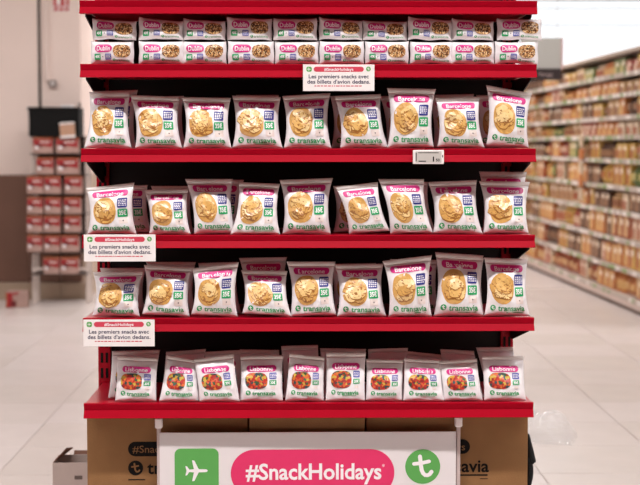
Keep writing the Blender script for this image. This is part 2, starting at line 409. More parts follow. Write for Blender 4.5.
def make_pack(kind, name, TL, TR, BL, BR, T, seed, label, cat, group, prints=True):
    org = (Vector(BL)+Vector(BR))/2
    L = lambda q: tuple(Vector(q)-org)
    bar = kind == 'bar'
    pk = Pack(L(TL), L(TR), L(BL), L(BR), T, seed, bar, pinch=.15 if kind == 'chips' else .045, flat=kind == 'candy')
    root = empty(name, org); tag(root, label, cat, group)
    W, H = pk.W, pk.H
    if bar: pk.skin('wrapper', root, 0, 1, 24, 24, FILM)
    else:
        pk.skin('bag_body', root, 0, 22/24, 24, 22, FILM); pk.skin('top_seal', root, 22/24, 1, 24, 2, SEAL)
    if not prints: return root
    fn = lambda x, y, lay: pk.S(x/W, y/H, -1, .0013+.0004*lay)
    R = lambda u, v, w, h, r=.2, **k: rrect(u*W, v*H, w*W, h*H, r*min(w*W, h*H), **k)
    def square_rows(u, v, w, h, m, rows, seedk):      # indistinct small white wording
        it = [(R(u, v, w, h, .12, rings=3), m, 0)]; rr = random.Random(seedk)
        for k in range(rows):
            x = u-w*.40
            while x < u+w*.33:
                lw = w*rr.uniform(.1, .2); yv = v+h*(.36-.72*(k+.5)/rows)
                it.append((R(x+lw/2, yv, lw, h*.36/rows, .2, seg=1, rings=1, sub=1), WHITE, 1)); x += lw+w*.06
        return it
    if kind == 'chips':
        b = printed('city_banner', [(R(.5, .828, .8, .118, .45), PINK, 0)], fn, root, 'magenta banner with the city name in white')
        printed('city_lettering', [(text('Barcelone', .5*W, .825*H, width=.6*W, height=.075*H, bold=.015), WHITE, 1)], fn, b)
        rr = random.Random(seed); cx, cy = .365, .485
        it = [(disc(cx*W, cy*H, .285*W, .27*H, 24, 5, .1, seed, 2.2), CHIP[2], 0)]
        for k in range(7):
            a = k*2.4+seed; q = .15*math.sqrt((6.6-k)/7)
            x = (cx+q*math.cos(a))*W; y = (cy+q*1.0*math.sin(a))*H; r = W*rr.uniform(.12, .17)
            it.append((disc(x, y-r*.03, r*1.04, r*.88, 16, 2, .3, seed+k), RIM, 1+k*.5)); it.append((disc(x, y+r*.06, r, r*.82, 16, 2, .3, seed+k), CHIP[rr.randrange(4)], 1.25+k*.5))
        printed('chip_picture', it, fn, root, 'printed picture of golden crisps')
        printed('blue_offer_square', square_rows(.785, .635, .225, .185, BLUE, 4, seed), fn, root)
        gq = printed('green_price_square', [(R(.79, .437, .225, .155, .12), GREEN, 0)], fn, root)
        printed('price_lettering', [(text('35€', .79*W, .44*H, width=.165*W, height=.09*H, bold=.03), WHITE, 1)], fn, gq)
        printed('pale_plus_square', [(R(.79, .285, .19, .12, .1), PALE, 0), (stroke([(.775*W, .285*H), (.805*W, .285*H)], .009*W), INK, 1), (stroke([(.79*W, .285*H-.015*W), (.79*W, .285*H+.015*W)], .009*W), INK, 1)], fn, root)
        lg = (.155, .15, .062)
        printed('brand_lettering', [(text('transavia', .27*W, .15*H, width=.63*W, height=.1*H, bold=.018, align='l'), BRANDG, 0), (R(.66, .075, .4, .012, .1, seg=1, rings=1), BRANDG, 0)], fn, root)
    elif kind == 'candy':
        b = printed('city_banner', [(R(.5, .725, .72, .135, .5), PINK2 if 0 else PINK, 0)], fn, root, 'magenta pill with the city name in white')
        printed('city_lettering', [(text('Lisbonne', .5*W, .725*H, width=.56*W, height=.09*H, bold=.015), WHITE, 1)], fn, b)
        printed('candy_picture', [(disc(.38*W, .46*H, .27*W, .18*H, 28, 6, .04, seed, 2.8), CANDY, 0)], fn, root, 'printed picture of mixed jelly sweets')
        printed('blue_offer_square', square_rows(.78, .565, .17, .135, BLUE2, 3, seed), fn, root)
        gq = printed('green_price_square', [(R(.78, .42, .17, .1, .12), GREEN, 0)], fn, root)
        printed('price_lettering', [(text('30€', .78*W, .42*H, width=.12*W, height=.06*H, bold=.03), WHITE, 1)], fn, gq)
        printed('pale_plus_square', [(R(.78, .31, .1, .05, .1, rings=1), PALE, 0)], fn, root)
        lg = (.185, .195, .058)
        printed('brand_lettering', [(text('transavia', .28*W, .19*H, width=.56*W, height=.09*H, bold=.02, align='l'), BRANDG, 0), (R(.6, .125, .36, .01, .1, seg=1, rings=1), BRANDG, 0)], fn, root)
    else:
        b = printed('city_banner', [(R(.305, .69, .4, .36, .5), PINK, 0)], fn, root, 'magenta pill with the city name in white')
        printed('city_lettering', [(text('Dublin', .305*W, .69*H, width=.31*W, height=.22*H, bold=.015), WHITE, 1)], fn, b)
        printed('granola_picture', [(disc(.725*W, .57*H, .2*W, .3*H, 28, 6, .03, seed, 2.7), GRANOLA, 0)], fn, root, 'printed picture of brown oat granola')
        gq = printed('green_price_square', [(R(.17, .3, .14, .27, .12), GREEN, 0)], fn, root)
        printed('price_lettering', [(text('40€', .17*W, .31*H, width=.1*W, height=.14*H, bold=.03), WHITE, 1)], fn, gq)
        printed('plus_mark', [(stroke([(.278*W, .3*H), (.302*W, .3*H)], .008*W), INK, 0), (stroke([(.29*W, .3*H-.012*W), (.29*W, .3*H+.012*W)], .008*W), INK, 0)], fn, root)
        printed('blue_offer_square', square_rows(.415, .3, .14, .27, BLUE2, 3, seed), fn, root)
        lg = (.555, .15, .033)
        printed('brand_lettering', [(text('transavia', .6*W, .15*H, width=.31*W, height=.115*H, align='l'), BRANDG, 0)], fn, root)
    c = printed('brand_roundel', [(disc(lg[0]*W, lg[1]*H, lg[2]*W, n=20), BRANDG, 0)], fn, root)
    printed('roundel_letter', logo_items(lg[0]*W, lg[1]*H, lg[2]*W, WHITE), fn, c)
    return root
ORD = ['first', 'second', 'third', 'fourth', 'fifth', 'sixth', 'seventh', 'eighth', 'ninth', 'tenth', 'eleventh', 'twelfth', 'thirteenth', 'fourteenth', 'fifteenth', 'sixteenth']
# --- chip bags: TL, TR, BL, BR in photo pixels
CH = {2: [((89, 92), (130.5, 92), (84, 147.5), (132, 148)), ((130, 95), (180, 97), (135, 148), (182.5, 148)), ((182, 97), (231, 98), (183, 148), (232, 148)),
          ((232, 95.5), (281, 97), (232, 148.5), (283, 149)), ((282, 96), (330.6, 93), (283.5, 148), (331.5, 148)), ((334, 96), (381, 94), (340, 148), (389, 148)),
          ((387, 88), (436, 89), (387, 148.5), (434, 147.5)), ((435, 98), (480, 96.5), (437, 147.5), (485, 149)), ((486, 85), (532, 93.5), (486, 146), (529, 149))],
      3: [((86, 188), (134.6, 182.5), (87, 234), (137, 234)), ((144, 190), (188.5, 189), (149, 234), (191, 234)), ((185, 179), (233, 179), (194, 234), (236, 233)),
          ((238.6, 182), (280, 184), (230, 234), (280.5, 234)), ((279.5, 180), (333, 178), (282, 234), (331, 234)), ((335, 187), (378, 182), (349, 237), (390, 233.5)),
          ((378, 179), (424, 179), (390, 234.5), (433.5, 233.5)), ((428, 182), (477, 180), (433, 234.5), (483, 235.5)), ((479, 181), (530, 182), (483, 234), (529, 234.5))],
      4: [((93, 272), (144, 271), (92, 319), (140, 319.5)), ((144, 265), (193, 267.5), (142, 318.5), (190, 321)), ((192, 268.5), (239, 262), (191, 318.6), (238, 321)),
          ((241, 270), (287.5, 271), (242, 317.5), (292, 321)), ((286.6, 261.5), (335.6, 261.6), (290, 318), (336.6, 316.5)), ((334.7, 264.6), (383.6, 263.6), (337, 317), (386.5, 317)),
          ((382.6, 261), (432, 255), (388.5, 317), (432, 317)), ((435, 252), (483.6, 255.6), (433.4, 317), (484, 317)), ((484, 257.5), (528, 259), (484, 317), (530, 317.5))]}
ROWN = {2: 'top chip shelf', 3: 'middle chip shelf', 4: 'bottom chip shelf'}
def corners(q, lvl, yb, lean, zlift=.0):
    bl, br = P(*q[2], yb), P(*q[3], yb)
    tl, tr = P(*q[0], yb+lean), P(*q[1], yb+lean)
    base = ZS[lvl]+.0005
    lo = min(bl.z, br.z)
    for c in (bl, br): c.z = max(base, base+(c.z-lo)) if yb > .015 else c.z
    return tl, tr, bl, br
sd = 1
for lvl, bags in CH.items():
    for i, q in enumerate(bags):
        sd += 1; rr = random.Random(sd)
        yb = .034+rr.uniform(-.004, .006)
        lean = .03+rr.uniform(-.008, .012)
        if (lvl, i) in ((2, 6), (2, 7), (2, 8), (3, 0), (3, 5), (3, 6), (4, 2), (4, 6)): lean = .008; yb = .025
        if (lvl, i) in ((3, 3), (4, 3)): yb -= .012
        if (lvl, i) == (3, 2): yb += .008
        tl, tr, bl, br = corners(q, lvl, yb, lean)
        make_pack('chips', 'chip_bag', tl, tr, bl, br, .026+rr.uniform(-.003, .004), sd*1.37,
                  '%s front bag of crisps from the left on the %s' % (ORD[i], ROWN[lvl]), 'chip bag', 'front crisp bags on the red shelf unit')
# bags peeping out from the second row
BH = {2: [((93, 91), (138, 90), (90, 148), (136, 148), 'first bag'), ((137, 97), (184, 96), (138, 148), (187, 148), 'second bag'), ((236, 95), (279, 95), (238, 148), (280, 148), 'fourth bag'), ((330, 96), (377, 97), (331, 148), (376, 148), 'sixth bag'), ((380, 96), (420, 96), (386, 148), (425, 148), 'seventh bag'), ((428, 95), (474, 94), (433, 148), (478, 148), 'eighth bag'), ((476, 95), (520, 96), (476, 148), (522, 148), 'ninth bag')],
      3: [((104, 186), (148, 185), (106, 234), (152, 234), 'first bag'), ((151, 186), (192, 186), (155, 234), (194, 234), 'second bag'), ((196, 179), (244, 180), (198, 234), (240, 234), 'third bag'), ((289, 181), (331, 183), (288, 234), (330, 234), 'fifth bag'), ((333, 186), (377, 184), (333, 234), (380, 234), 'sixth bag'), ((382, 182), (428, 182), (392, 234), (436, 234), 'seventh bag'), ((479, 171.5), (527, 172), (482, 234), (526, 234), 'ninth bag')],
      4: [((100, 268), (146, 268), (99, 318), (146, 318), 'first bag'), ((146, 262), (196, 262), (147, 318), (196, 318), 'second bag'), ((198, 263), (237, 262), (199, 318), (242, 318), 'third bag'), ((239, 258), (287, 257), (244, 318), (288, 318), 'fourth bag'), ((330, 264), (376, 263), (331, 318), (378, 318), 'sixth bag'), ((390, 259), (438, 260), (390, 318), (440, 318), 'seventh bag'), ((441, 258), (484, 258), (443, 318), (484, 318), 'eighth bag')]}
for lvl, bags in BH.items():
    for i, q in enumerate(bags):
        sd += 1; rr = random.Random(sd)
        yb = .118
        # widen towards the back plane so each keeps a full bag's width
        tl, tr, bl, br = corners(q, lvl, yb, .01)
        make_pack('chips', 'chip_bag', tl, tr, bl, br, .022, sd*1.37, 'shadowed crisp bag behind the %s of the %s' % (q[4].replace(' bag', ' front bag'), ROWN[lvl]), 'chip bag', 'crisp bags in the second row')
# --- candy bags
CD = [((117, 355.6), (158, 358), (115, 402), (156.5, 402)), ((167, 355), (197, 360), (159, 401), (199.6, 401)), ((194, 359), (233.6, 354), (199.5, 401), (240, 401)),
      ((240, 356), (283, 355), (240, 401), (283, 401)), ((289, 353), (324.7, 357), (285, 401), (324, 401)), ((326, 352.5), (366, 352.5), (325.5, 401), (365, 401)),
      ((366, 359), (404, 359.5), (365.5, 401), (402.4, 401)), ((404, 358), (440, 360), (403, 401), (444.4, 401)), ((439, 361), (477, 358.6), (443.5, 401), (483, 401)), ((481.5, 355.7), (523.6, 356), (484, 401.5), (526, 401.5))]
for i, q in enumerate(CD):
    sd += 1; rr = random.Random(sd)
    tl, tr, bl, br = corners(q, 5, (.018 if i == 2 else .03)+rr.uniform(-.002, .004), .03+rr.uniform(-.006, .008))
    make_pack('candy', 'candy_bag', tl, tr, bl, br, .013+rr.uniform(-.002, .003), sd*1.91, '%s front bag of jelly sweets from the left on the lowest shelf' % ORD[i], 'candy bag', 'front sweet bags on the lowest shelf')
CB = [((112, 351), (160, 350), (108, 402), (155, 402), 'first'), ((166, 352), (206, 349), (160, 402), (200, 402), 'second'), ((205, 352), (241, 350), (203, 402), (243, 402), 'third'), ((240, 349.5), (279, 350), (241, 402), (284, 402), 'fourth'),
      ((281, 346), (318, 345), (284, 402), (322, 402), 'fifth'), ((320, 348), (366, 349), (322, 402), (364, 402), 'sixth'), ((368, 349), (408, 348), (366, 402), (406, 402), 'seventh'), ((405, 351), (444, 355), (405, 402), (446, 402), 'eighth'),
      ((440, 349), (474, 351), (446, 402), (484, 402), 'ninth'), ((476, 347.5), (513, 347), (488, 402), (522, 402), 'tenth')]
for i, q in enumerate(CB):
    sd += 1; tl, tr, bl, br = corners(q[:4], 5, .085, .04)
    make_pack('candy', 'candy_bag', tl, tr, bl, br, .012, sd*1.91, 'shaded bag of jelly sweets in the second row behind the %s front sweet bag' % q[4], 'candy bag', 'sweet bags in the second row')
# --- granola bars, two high
BU = [((92.5, 18), (136.5, 21)), ((139, 16.6), (183, 21)), ((183, 18), (225.5, 21)), ((227, 16.6), (272, 18.5)), ((273.5, 18), (317, 18)), ((319, 16.6), (362.5, 20.5)), ((363, 20), (407, 21.5)), ((408, 16), (452, 20)), ((452, 18), (493.5, 21)), ((497, 18), (541.5, 18.5))]
BL_ = [(91, 134), (139, 183.5), (182, 226.5), (228, 274), (275, 318.5), (319.5, 364), (365, 408.5), (410, 452.5), (450.5, 494.5), (495, 538)]
for i in range(10):
    for up in (0, 1):
        sd += 1; rr = random.Random(sd); yb = .036+rr.uniform(-.003, .003); lean = .004
        x0, x1 = BL_[i]; zmid = P(300, 41, yb).z
        if up:
            (a, b), (c, d) = BU[i]
            lean = .014; dl = (d-b)*.4
            bl, br = P(a, 41-.6, yb+.002), P(c, 41+dl, yb+.002); tl, tr = P(a, b, yb+lean), P(c, d, yb+lean)
            bl.z = max(bl.z, zmid+.001); br.z = max(br.z, zmid+.001)
        else:
            bl, br = P(x0, 64, yb), P(x1, 64, yb); bl.z = br.z = ZS[1]+.0005
            tl, tr = P(x0, 41, yb+lean), P(x1, 41, yb+lean); tl.z = tr.z = zmid
        make_pack('bar', 'granola_bar', tl, tr, bl, br, .016, sd*1.13, '%s wrapped granola bar from the left in the %s layer of the top shelf' % (ORD[i], 'upper' if up else 'lower'), 'granola bar', 'granola bars stacked two high')

# ------------------------------------------------------------------ shelf sign cards and price tag
def sign_card(px0, py0, px1, py1, label):
    y = -.016; a = P(px0, py1, y); b = P(px1, py0, y); W = b.x-a.x; H = b.z-a.z
    t = empty('sign_card', a); tag(t, label, 'sign', 'small promotional shelf signs')
    MB().box(0, W, 0, .002, 0, H, CARD, ch=.0005).build('card', t)
    clip = MB().box(W*.3, W*.7, .002, .009, H*.62, H*.9, METAL).build('clip', t)
    fn = lambda x, yy, l: (x, -.0004-.0003*l, yy)
    pl = printed('hashtag_pill', [(rrect(.5*W, .82*H, .7*W, .19*H, .1*H), REDINK, 0)], fn, t)
    printed('hashtag_lettering', [(text('#SnackHolidays', .5*W, .82*H, width=.41*W, height=.11*H, bold=.02), WHITE, 1)], fn, pl)
    sq = printed('green_square', [(rrect(.085*W, .82*H, .075*W, .19*H, .005), GREEN2, 0)], fn, t)
    printed('aeroplane_icon', [(plane_icon(.085*W, .82*H, .025*W), WHITE, 1)], fn, sq)
    ci = printed('brand_roundel', [(disc(.915*W, .83*H, .033*W), GREEN2, 0)], fn, t)
    printed('roundel_letter', logo_items(.915*W, .83*H, .028*W, WHITE), fn, ci)
    printed('message_lettering', [(text('Les premiers snacks avec', .5*W, .555*H, width=.84*W, height=.15*H, bold=.014), NAVY, 0), (text("des billets d'avion dedans.", .5*W, .355*H, width=.88*W, height=.15*H, bold=.014), NAVY, 0)], fn, t)
    it = []; rr = random.Random(3); x = .16
    while x < .82:
        l = rr.uniform(.015, .06); it.append((rrect((x+l/2)*W, .19*H, l*W, .035*H, .0004, 1, 1, 1), REDINK, 0)); x += l+.012
    printed('fine_print', it, fn, t)
sign_card(303, 64.5, 374.5, 91, 'white promotional sign card hanging below the granola bar shelf')
sign_card(84, 234.5, 155.5, 261.5, 'upper white promotional sign card at the left end of the middle chip shelf')
sign_card(83.5, 319.5, 154.5, 346.5, 'lower white promotional sign card at the left end of the bottom chip shelf')
y = -.02; a = P(413, 164, y); b = P(444, 150, y); W = b.x-a.x; H = b.z-a.z
t = empty('price_tag', a); tag(t, 'small grey electronic price tag on the top chip shelf rail', 'price tag')
MB().box(0, W, 0, .009, 0, H, CARD, ch=.0015).build('case', t)
ESL = mat('grey e-paper screen', (196, 190, 184), .4, var=.01)
fn = lambda x, yy, l: (x, -.0004-.0003*l, yy)
sc_ = printed('screen', [(rrect(.5*W, .5*H, .84*W, .8*H, .001), ESL, 0)], fn, t)
it = [(text('1', .66*W, .36*H, height=.34*H, bold=.05), INK, 1), (text('50', .8*W, .29*H, width=.12*W, height=.2*H, bold=.03), INK, 1), (rrect(.5*W, .8*H, .66*W, .05*H, .0004, 1, 1, 1), INK, 1), (rrect(.3*W, .2*H, .24*W, .07*H, .0004, 1, 1, 1), INK, 1), (rrect(.1*W, .5*H, .03*W, .6*H, .0004, 1, 1, 1), INK, 1), (disc(.955*W, .56*H, .016*W, .1*H), INK, 1)]
printed('screen_print', it, fn, sc_)

# ------------------------------------------------------------------ big banner board on posts
y = .03; a = P(160, 520, y); b = P(456.5, 432, y); W = b.x-a.x; H = b.z-a.z
t = empty('promo_banner', a, math.radians(.6)); tag(t, 'large white hashtag banner board held by two posts under the lowest shelf', 'banner')
MB().box(0, W, 0, .005, 0, H, BOARD, ch=.001).build('board', t)
k = 4.38/F                                # metres for one photo pixel at the banner
X = lambda px: (px-160)*k; Z = lambda py: H-(py-432)*k
fn = lambda x, yy, l: (x, -.0005-.0004*l, yy)
sq = printed('green_square', [(rrect(X(197), Z(470.5), 44*k, 45*k, 6*k), GREEN2, 0)], fn, t)
printed('aeroplane_icon', [(plane_icon(X(196.5), Z(470.5), 11.5*k), WHITE, 1)], fn, sq)
pl = printed('hashtag_pill', [(rrect(X(313), Z(473.5), 164*k, 48*k, 24*k, seg=12), PINK2, 0)], fn, t, 'raspberry pill with the white hashtag')
printed('hashtag_lettering', [(text('#SnackHolidays', X(246), Z(471.5), width=136*k, height=16.5*k, bold=.022, align='l'), WHITE, 1), (text('*', X(384), Z(467), height=5*k), WHITE, 1)], fn, pl)
ci = printed('brand_roundel', [(disc(X(423.5), Z(467.5), 17.6*k, n=40), GREEN2, 0)], fn, t)
printed('roundel_letter', logo_items(X(423.5), Z(467.5), 17.6*k, WHITE), fn, ci)
CLEAR = mat('clear plastic post', (196, 178, 174), .2, .6, var=.01)
for px in (159.3, 459.5):
    po = MB().box(X(px)-.006, X(px)+.006, .004, .012, -a.z+.0, H+.02, CLEAR, ch=.002).build('post', t)
    MB().box(X(px)-.011, X(px)+.011, -.002, .018, H+.013, H+.043, CARD, ch=.003).build('clamp', po)
    MB().box(X(px)-.07, X(px)+.07, -.09, .02, -a.z, -a.z+.008, METAL, ch=.002).build('foot', po)

# ------------------------------------------------------------------ cardboard boxes on the base shelf
def carton(px0, px1, y, label, prints=None):
    x0, x1 = P(px0, 440, y).x, P(px1, 440, y).x; z0, z1 = .131, ZBOT[5]-.006
    t = empty('cardboard_box', (x0, y, z0)); W = x1-x0; H = z1-z0; tag(t, label, 'box', 'cardboard stock boxes under the lowest shelf')
    MB().box(0, W-.002, 0, .27, 0, H-.004, CARDB, ch=.002).build('box_body', t)
    for k_ in (0, 1): MB().box(.001, W-.003, .002+.134*k_, .133+.134*k_, H-.004, H, CARDB).build('flap', t)
    if prints: prints(t, x0, z0, y)
def left_print(t, x0, z0, y):
    q = (4.3+y)/F; XX = lambda p: P(p, 450, y).x-x0; ZZ = lambda p: P(130, p, y).z-z0
    fn = lambda x, yy, l: (x, -.0005-.0004*l, yy)
    p1 = printed('hashtag_pill', [(rrect(XX(128)+42*q, ZZ(449), 84*q, 15*q, 7.5*q), INK, 0)], fn, t)
    printed('hashtag_lettering', [(text('#SnackHolidays', XX(132.5), ZZ(449), width=72*q, height=7.6*q, align='l'), CARDB, 1)], fn, p1)
    c = printed('brand_roundel', [(disc(XX(135.5), ZZ(468), 7.6*q, n=30), INK, 0)], fn, t)
    printed('roundel_letter', logo_items(XX(135.5), ZZ(468), 7.6*q, CARDB), fn, c)
    printed('brand_lettering', [(text('transavia', XX(147), ZZ(467.5), width=66*q, height=13*q, bold=.02, align='l'), INK, 0), (rrect(XX(136.5), ZZ(479.7), 17*q, 1.1*q, .0002, 1, 1, 1), INK, 0)], fn, t)
def right_print(t, x0, z0, y):
    q = (4.3+y)/F; XX = lambda p: P(p, 450, y).x-x0; ZZ = lambda p: P(480, p, y).z-z0
    fn = lambda x, yy, l: (x, -.0005-.0004*l, yy)
    p1 = printed('hashtag_pill', [(rrect(XX(470)-42*q, ZZ(446.5), 84*q, 15*q, 7.5*q), INK, 0)], fn, t)
    printed('hashtag_lettering', [(text('#SnackHolidays', XX(394), ZZ(446.5), width=72*q, height=7.6*q, align='l'), CARDB, 1)], fn, p1)
    printed('brand_lettering', [(text('transavia', XX(424), ZZ(465.5), width=66*q, height=13*q, bold=.02, align='l'), INK, 0),
                                (rrect(XX(474), ZZ(475), 28*q, 1.6*q, .0002, 1, 1, 1), INK, 0), (rrect(XX(484), ZZ(478.7), 8*q, .8*q, .0002, 1, 1, 1), INK, 0)], fn, t)
carton(87, 248.5, .07, 'brown cardboard box with black hashtag print at the left end', left_print)
carton(249.5, 365.5, .056, 'plain brown cardboard box behind the middle of the banner')
carton(366.5, 528.5, .07, 'brown cardboard box with black brand print at the right end', right_print)
# black strip hanging by the right box
xb = P(528.5, 440, .07).x-.002; q = 4.42/F; FAB = mat('black fabric', (20, 20, 22), .8, .3, var=.1, scale=80, bump=.4, bscale=200)
t = empty('hanging_strap', (xb+.002, .12, P(530, 434, .12).z)); tag(t, 'black fabric strap with two rounded tips hanging beside the right cardboard box', 'strap')
def lobe(name, pts):
    mb = MB(); n = len(pts); V = []; Fc = []
    for x0, x1, z in pts:
        for (yy, xi) in ((-.012, .3), (-.012, .7), (.0, 1), (.012, .7), (.012, .3), (0, 0)): V.append((x0+(x1+2.4*q-x0)*xi, yy, z))
    for i in range(n-1):
        for j in range(6): Fc.append((i*6+j, i*6+(j+1) % 6, i*6+6+(j+1) % 6, i*6+6+j))
    Fc += [tuple(range(6)), tuple(range((n-1)*6, n*6))]
    mb.add(V, Fc, FAB); return mb.build(name, t, smooth=True)
lobe('strap_end', [(0, 1*q, 0), (0, 2.5*q, -5*q), (0, 4*q, -11*q), (0, 5.6*q, -17*q), (0, 7*q, -23*q), (.5*q, 8*q, -27*q), (2*q, 7.8*q, -29*q), (5*q, 6*q, -30*q)])
lobe('strap_end', [(0, 2*q, -24*q), (0, 4*q, -28*q), (0, 5.4*q, -34*q), (0, 5.6*q, -40*q), (0, 5*q, -46*q), (0, 3.6*q, -52*q), (0, 2*q, -58*q), (0, .6*q, -60*q)])

# ------------------------------------------------------------------ small open box on the floor, left
y = 1.0; a = P(52.5, 463, y); b = P(84, 463, y); W = .24; H = a.z; D = .1
t = empty('open_carton', (a.x, y, 0)); tag(t, 'small pale open carton on the floor left of the shelf unit', 'box')
GCARD = mat('grey white carton', (196, 178, 170), .7, .3, var=.03, scale=20); ICARD = mat('carton inside brown', (112, 78, 64), .8, .2)
mb = MB(); mb.box(0, W, 0, .004, 0, H, GCARD); mb.box(0, .004, .004, D, 0, H, GCARD); mb.box(W-.004, W, .004, D, 0, H, GCARD); mb.box(.004, W-.004, D-.004, D, 0, H+.01, GCARD); mb.box(.004, W-.004, .004, D-.004, 0, .004, ICARD); mb.build('carton_body', t)
mb = MB(); mb.add([(0, .004, H), (0, D, H), (.058, D, H+.038), (.046, .03, H+.05), (.004, .004, H-.001), (.004, D, H-.001), (.06, D, H+.034), (.048, .03, H+.046)], [(0, 1, 2, 3), (4, 7, 6, 5), (0, 3, 7, 4), (3, 2, 6, 7), (2, 1, 5, 6), (0, 4, 5, 1)], ICARD); mb.build('flap', t)
mb = MB(); mb.add([(.06, D-.004, H), (W-.01, D-.004, H), (W-.01, D+.03, H+.02), (.06, D+.03, H+.02), (.06, D, H), (W-.01, D, H), (W-.01, D+.034, H+.018), (.06, D+.034, H+.018)], [(0, 1, 2, 3), (7, 6, 5, 4), (0, 4, 5, 1), (1, 5, 6, 2), (2, 6, 7, 3), (3, 7, 4, 0)], ICARD); mb.build('flap', t)
fn = lambda x, yy, l: (x, -.0005-.0004*l, yy); q = 5.3/F
printed('dark_stamp', [(rrect(26*q, H-15*q, 8*q, 4*q, .001), mat('faded stamp ink', (104, 88, 82), .7), 0)], fn, t)
# ------------------------------------------------------------------ clear plastic bag on the floor, right
pa = P(532, 440, 3.0); PLA = bpy.data.materials.new('clear crumpled film'); PLA.use_nodes = True
nt = PLA.node_tree; b_ = nt.nodes['Principled BSDF']; b_.inputs['Base Color'].default_value = (.95, .95, .95, 1); b_.inputs['Roughness'].default_value = .12; b_.inputs['Alpha'].default_value = .22; b_.inputs['Specular IOR Level'].default_value = 1
nz = nt.nodes.new('ShaderNodeTexNoise'); nz.inputs['Scale'].default_value = 30; bp = nt.nodes.new('ShaderNodeBump'); bp.inputs['Strength'].default_value = .5; nt.links.new(nz.outputs[0], bp.inputs['Height']); nt.links.new(bp.outputs[0], b_.inputs['Normal'])
def clear_bag():
    nu, nv = 30, 20; V = []; Fc = []
    c = Vector((1.17, 3.15, 0))
    for side in (0, 1):
        for j in range(nv+1):
            for i in range(nu+1):
                u, v = i/nu*2-1, j/nv*2-1
                r = .24*(1+.1*noise.noise(Vector((u*2, v*2, 3)))); k_ = max(0, 1-abs(u)**2.4)*max(0, 1-abs(v)**2.4)
                h = .13*k_**.6*(1+.5*noise.noise(Vector((u*2.2, v*2.2, 7))))+.02*(1-2*abs(noise.noise(Vector((u*4, v*4, 1)))))*min(1, k_*4)
                V.append((u*r*1.0, v*.16, max(.001, .002+h) if side else .0006))
    n = nu+1; k0 = n*(nv+1)
    for s in (0, 1):
        for j in range(nv):
            for i in range(nu):
                a_ = s*k0+j*n+i; Fc.append((a_, a_+1, a_+n+1, a_+n))
    o = MB().add(V, Fc, PLA).build('plastic_bag', smooth=True); o.location = c; o.rotation_euler.z = -.25
    return tag(o, 'crumpled clear plastic bag lying on the tiles right of the shelf unit', 'plastic bag')
clear_bag()

# ------------------------------------------------------------------ wire rack against the left wall
YR = 9.45; D_ = YR+4.3; K = D_/F
zf = lambda py: P(50, py, YR).z; xf = lambda px: P(px, 200, YR).x
t = empty('wire_rack', (xf(58), YR, 0)); tag(t, 'pale metal floor rack against the left wall holding red snack packs', 'rack')
x0 = xf(58); POST = mat('cream painted steel', (222, 208, 200), .45, var=.02); WIRE = mat('dark shelf steel', (74, 58, 54), .6, var=.05)
for px in (31.5, 85.5):
    for yy in (.076, .27): MB().box(xf(px)-x0-.014, xf(px)-x0+.014, yy, yy+.028, 0, zf(136.2)-.003, POST, ch=.003).build('post', t)
ROWS = [(153, 137, [(34, 54.5), (57, 80)]), (174, 157, [(37, 55), (57, 80)]), (193.5, 175.5, [(27.5, 44.5), (45, 62), (65, 83)]), (213.5, 196.5, [(27.5, 44, ), (45, 62), (64, 81.5)]),
        (232, 215, [(27, 43.5), (44, 61), (64, 81)]), (251.5, 234.5, [(27, 43), (44, 60.5), (60.8, 79)]), (273.5, 256.5, [(43, 59.5), (60, 78.5)])]
for yb, yt, its in ROWS:
    s = MB().box(xf(31)-x0, xf(86)-x0, .0, .3, zf(yb)-.016, zf(yb)-.002, WIRE, ch=.002).build('shelf', t)
MB().box(xf(31)-x0, xf(86)-x0, .3, .31, zf(255), zf(136.4), WIRE).build('back_panel', t)
MB().box(xf(31)-x0, xf(86)-x0, .005, .02, zf(270), zf(268), POST).build('cross_bar', t)
MB().box(xf(31)-x0, xf(86)-x0, .0, .3, zf(136.2)-.007, zf(136.2)-.001, WIRE).build('shelf', t)
# red packs
PRD = mat('shade-toned red pack print', (160, 36, 40), .5, var=.15, scale=14); PWH = mat('shade-toned white pack print', (178, 146, 136), .5, var=.08, scale=14); POR = mat('orange pack top', (178, 92, 48), .5, var=.1); PDK = mat('dark cherry print', (112, 36, 38), .5, var=.1)  # white and red toned darker, holding the shade under each rack shelf
RN = ['top', 'second', 'third', 'fourth', 'fifth', 'sixth', 'bottom']
for r, (yb, yt, its) in enumerate(ROWS):
    for ci_, (pa_, pb_) in enumerate(its):
        W = (pb_-pa_-.6)*K; H = (yb-yt-.6)*K; n = len(its)
        o = empty('snack_pack', (xf(pa_), YR-.03, zf(yb)-.002)); pos = ['left', 'middle', 'right'][ci_] if n == 3 else ['left', 'right'][ci_]
        tag(o, 'red and white snack pack at the %s of the %s rack row' % (pos, RN[r]), 'snack pack', 'red packs on the wall rack')
        MB().box(0, W, 0, .1, 0, H*.9, PWH, ch=.006).build('carton_body', o)
        MB().box(0, W, .01, .09, H*.9, H, POR, ch=.004).build('top_fold', o)
        fn = lambda x, yy, l: (x, -.0012-.0008*l, yy); rr = random.Random(r*9+ci_)
        printed('front_print', [(poly([(.02*W, .88*H), (.02*W, .56*H), (.4*W, .5*H), (.98*W, .36*H), (.98*W, .88*H)]), PRD, 0), (disc(.3*W, .5*H, .17*W, .14*H, wob=.3, seed=rr.random()*9), PDK, 1), (disc(.2*W, .36*H, .1*W, .1*H), WHITE, 2), (rrect(.6*W, .72*H, .5*W, .08*H, .01), PALE, 1)], fn, o)
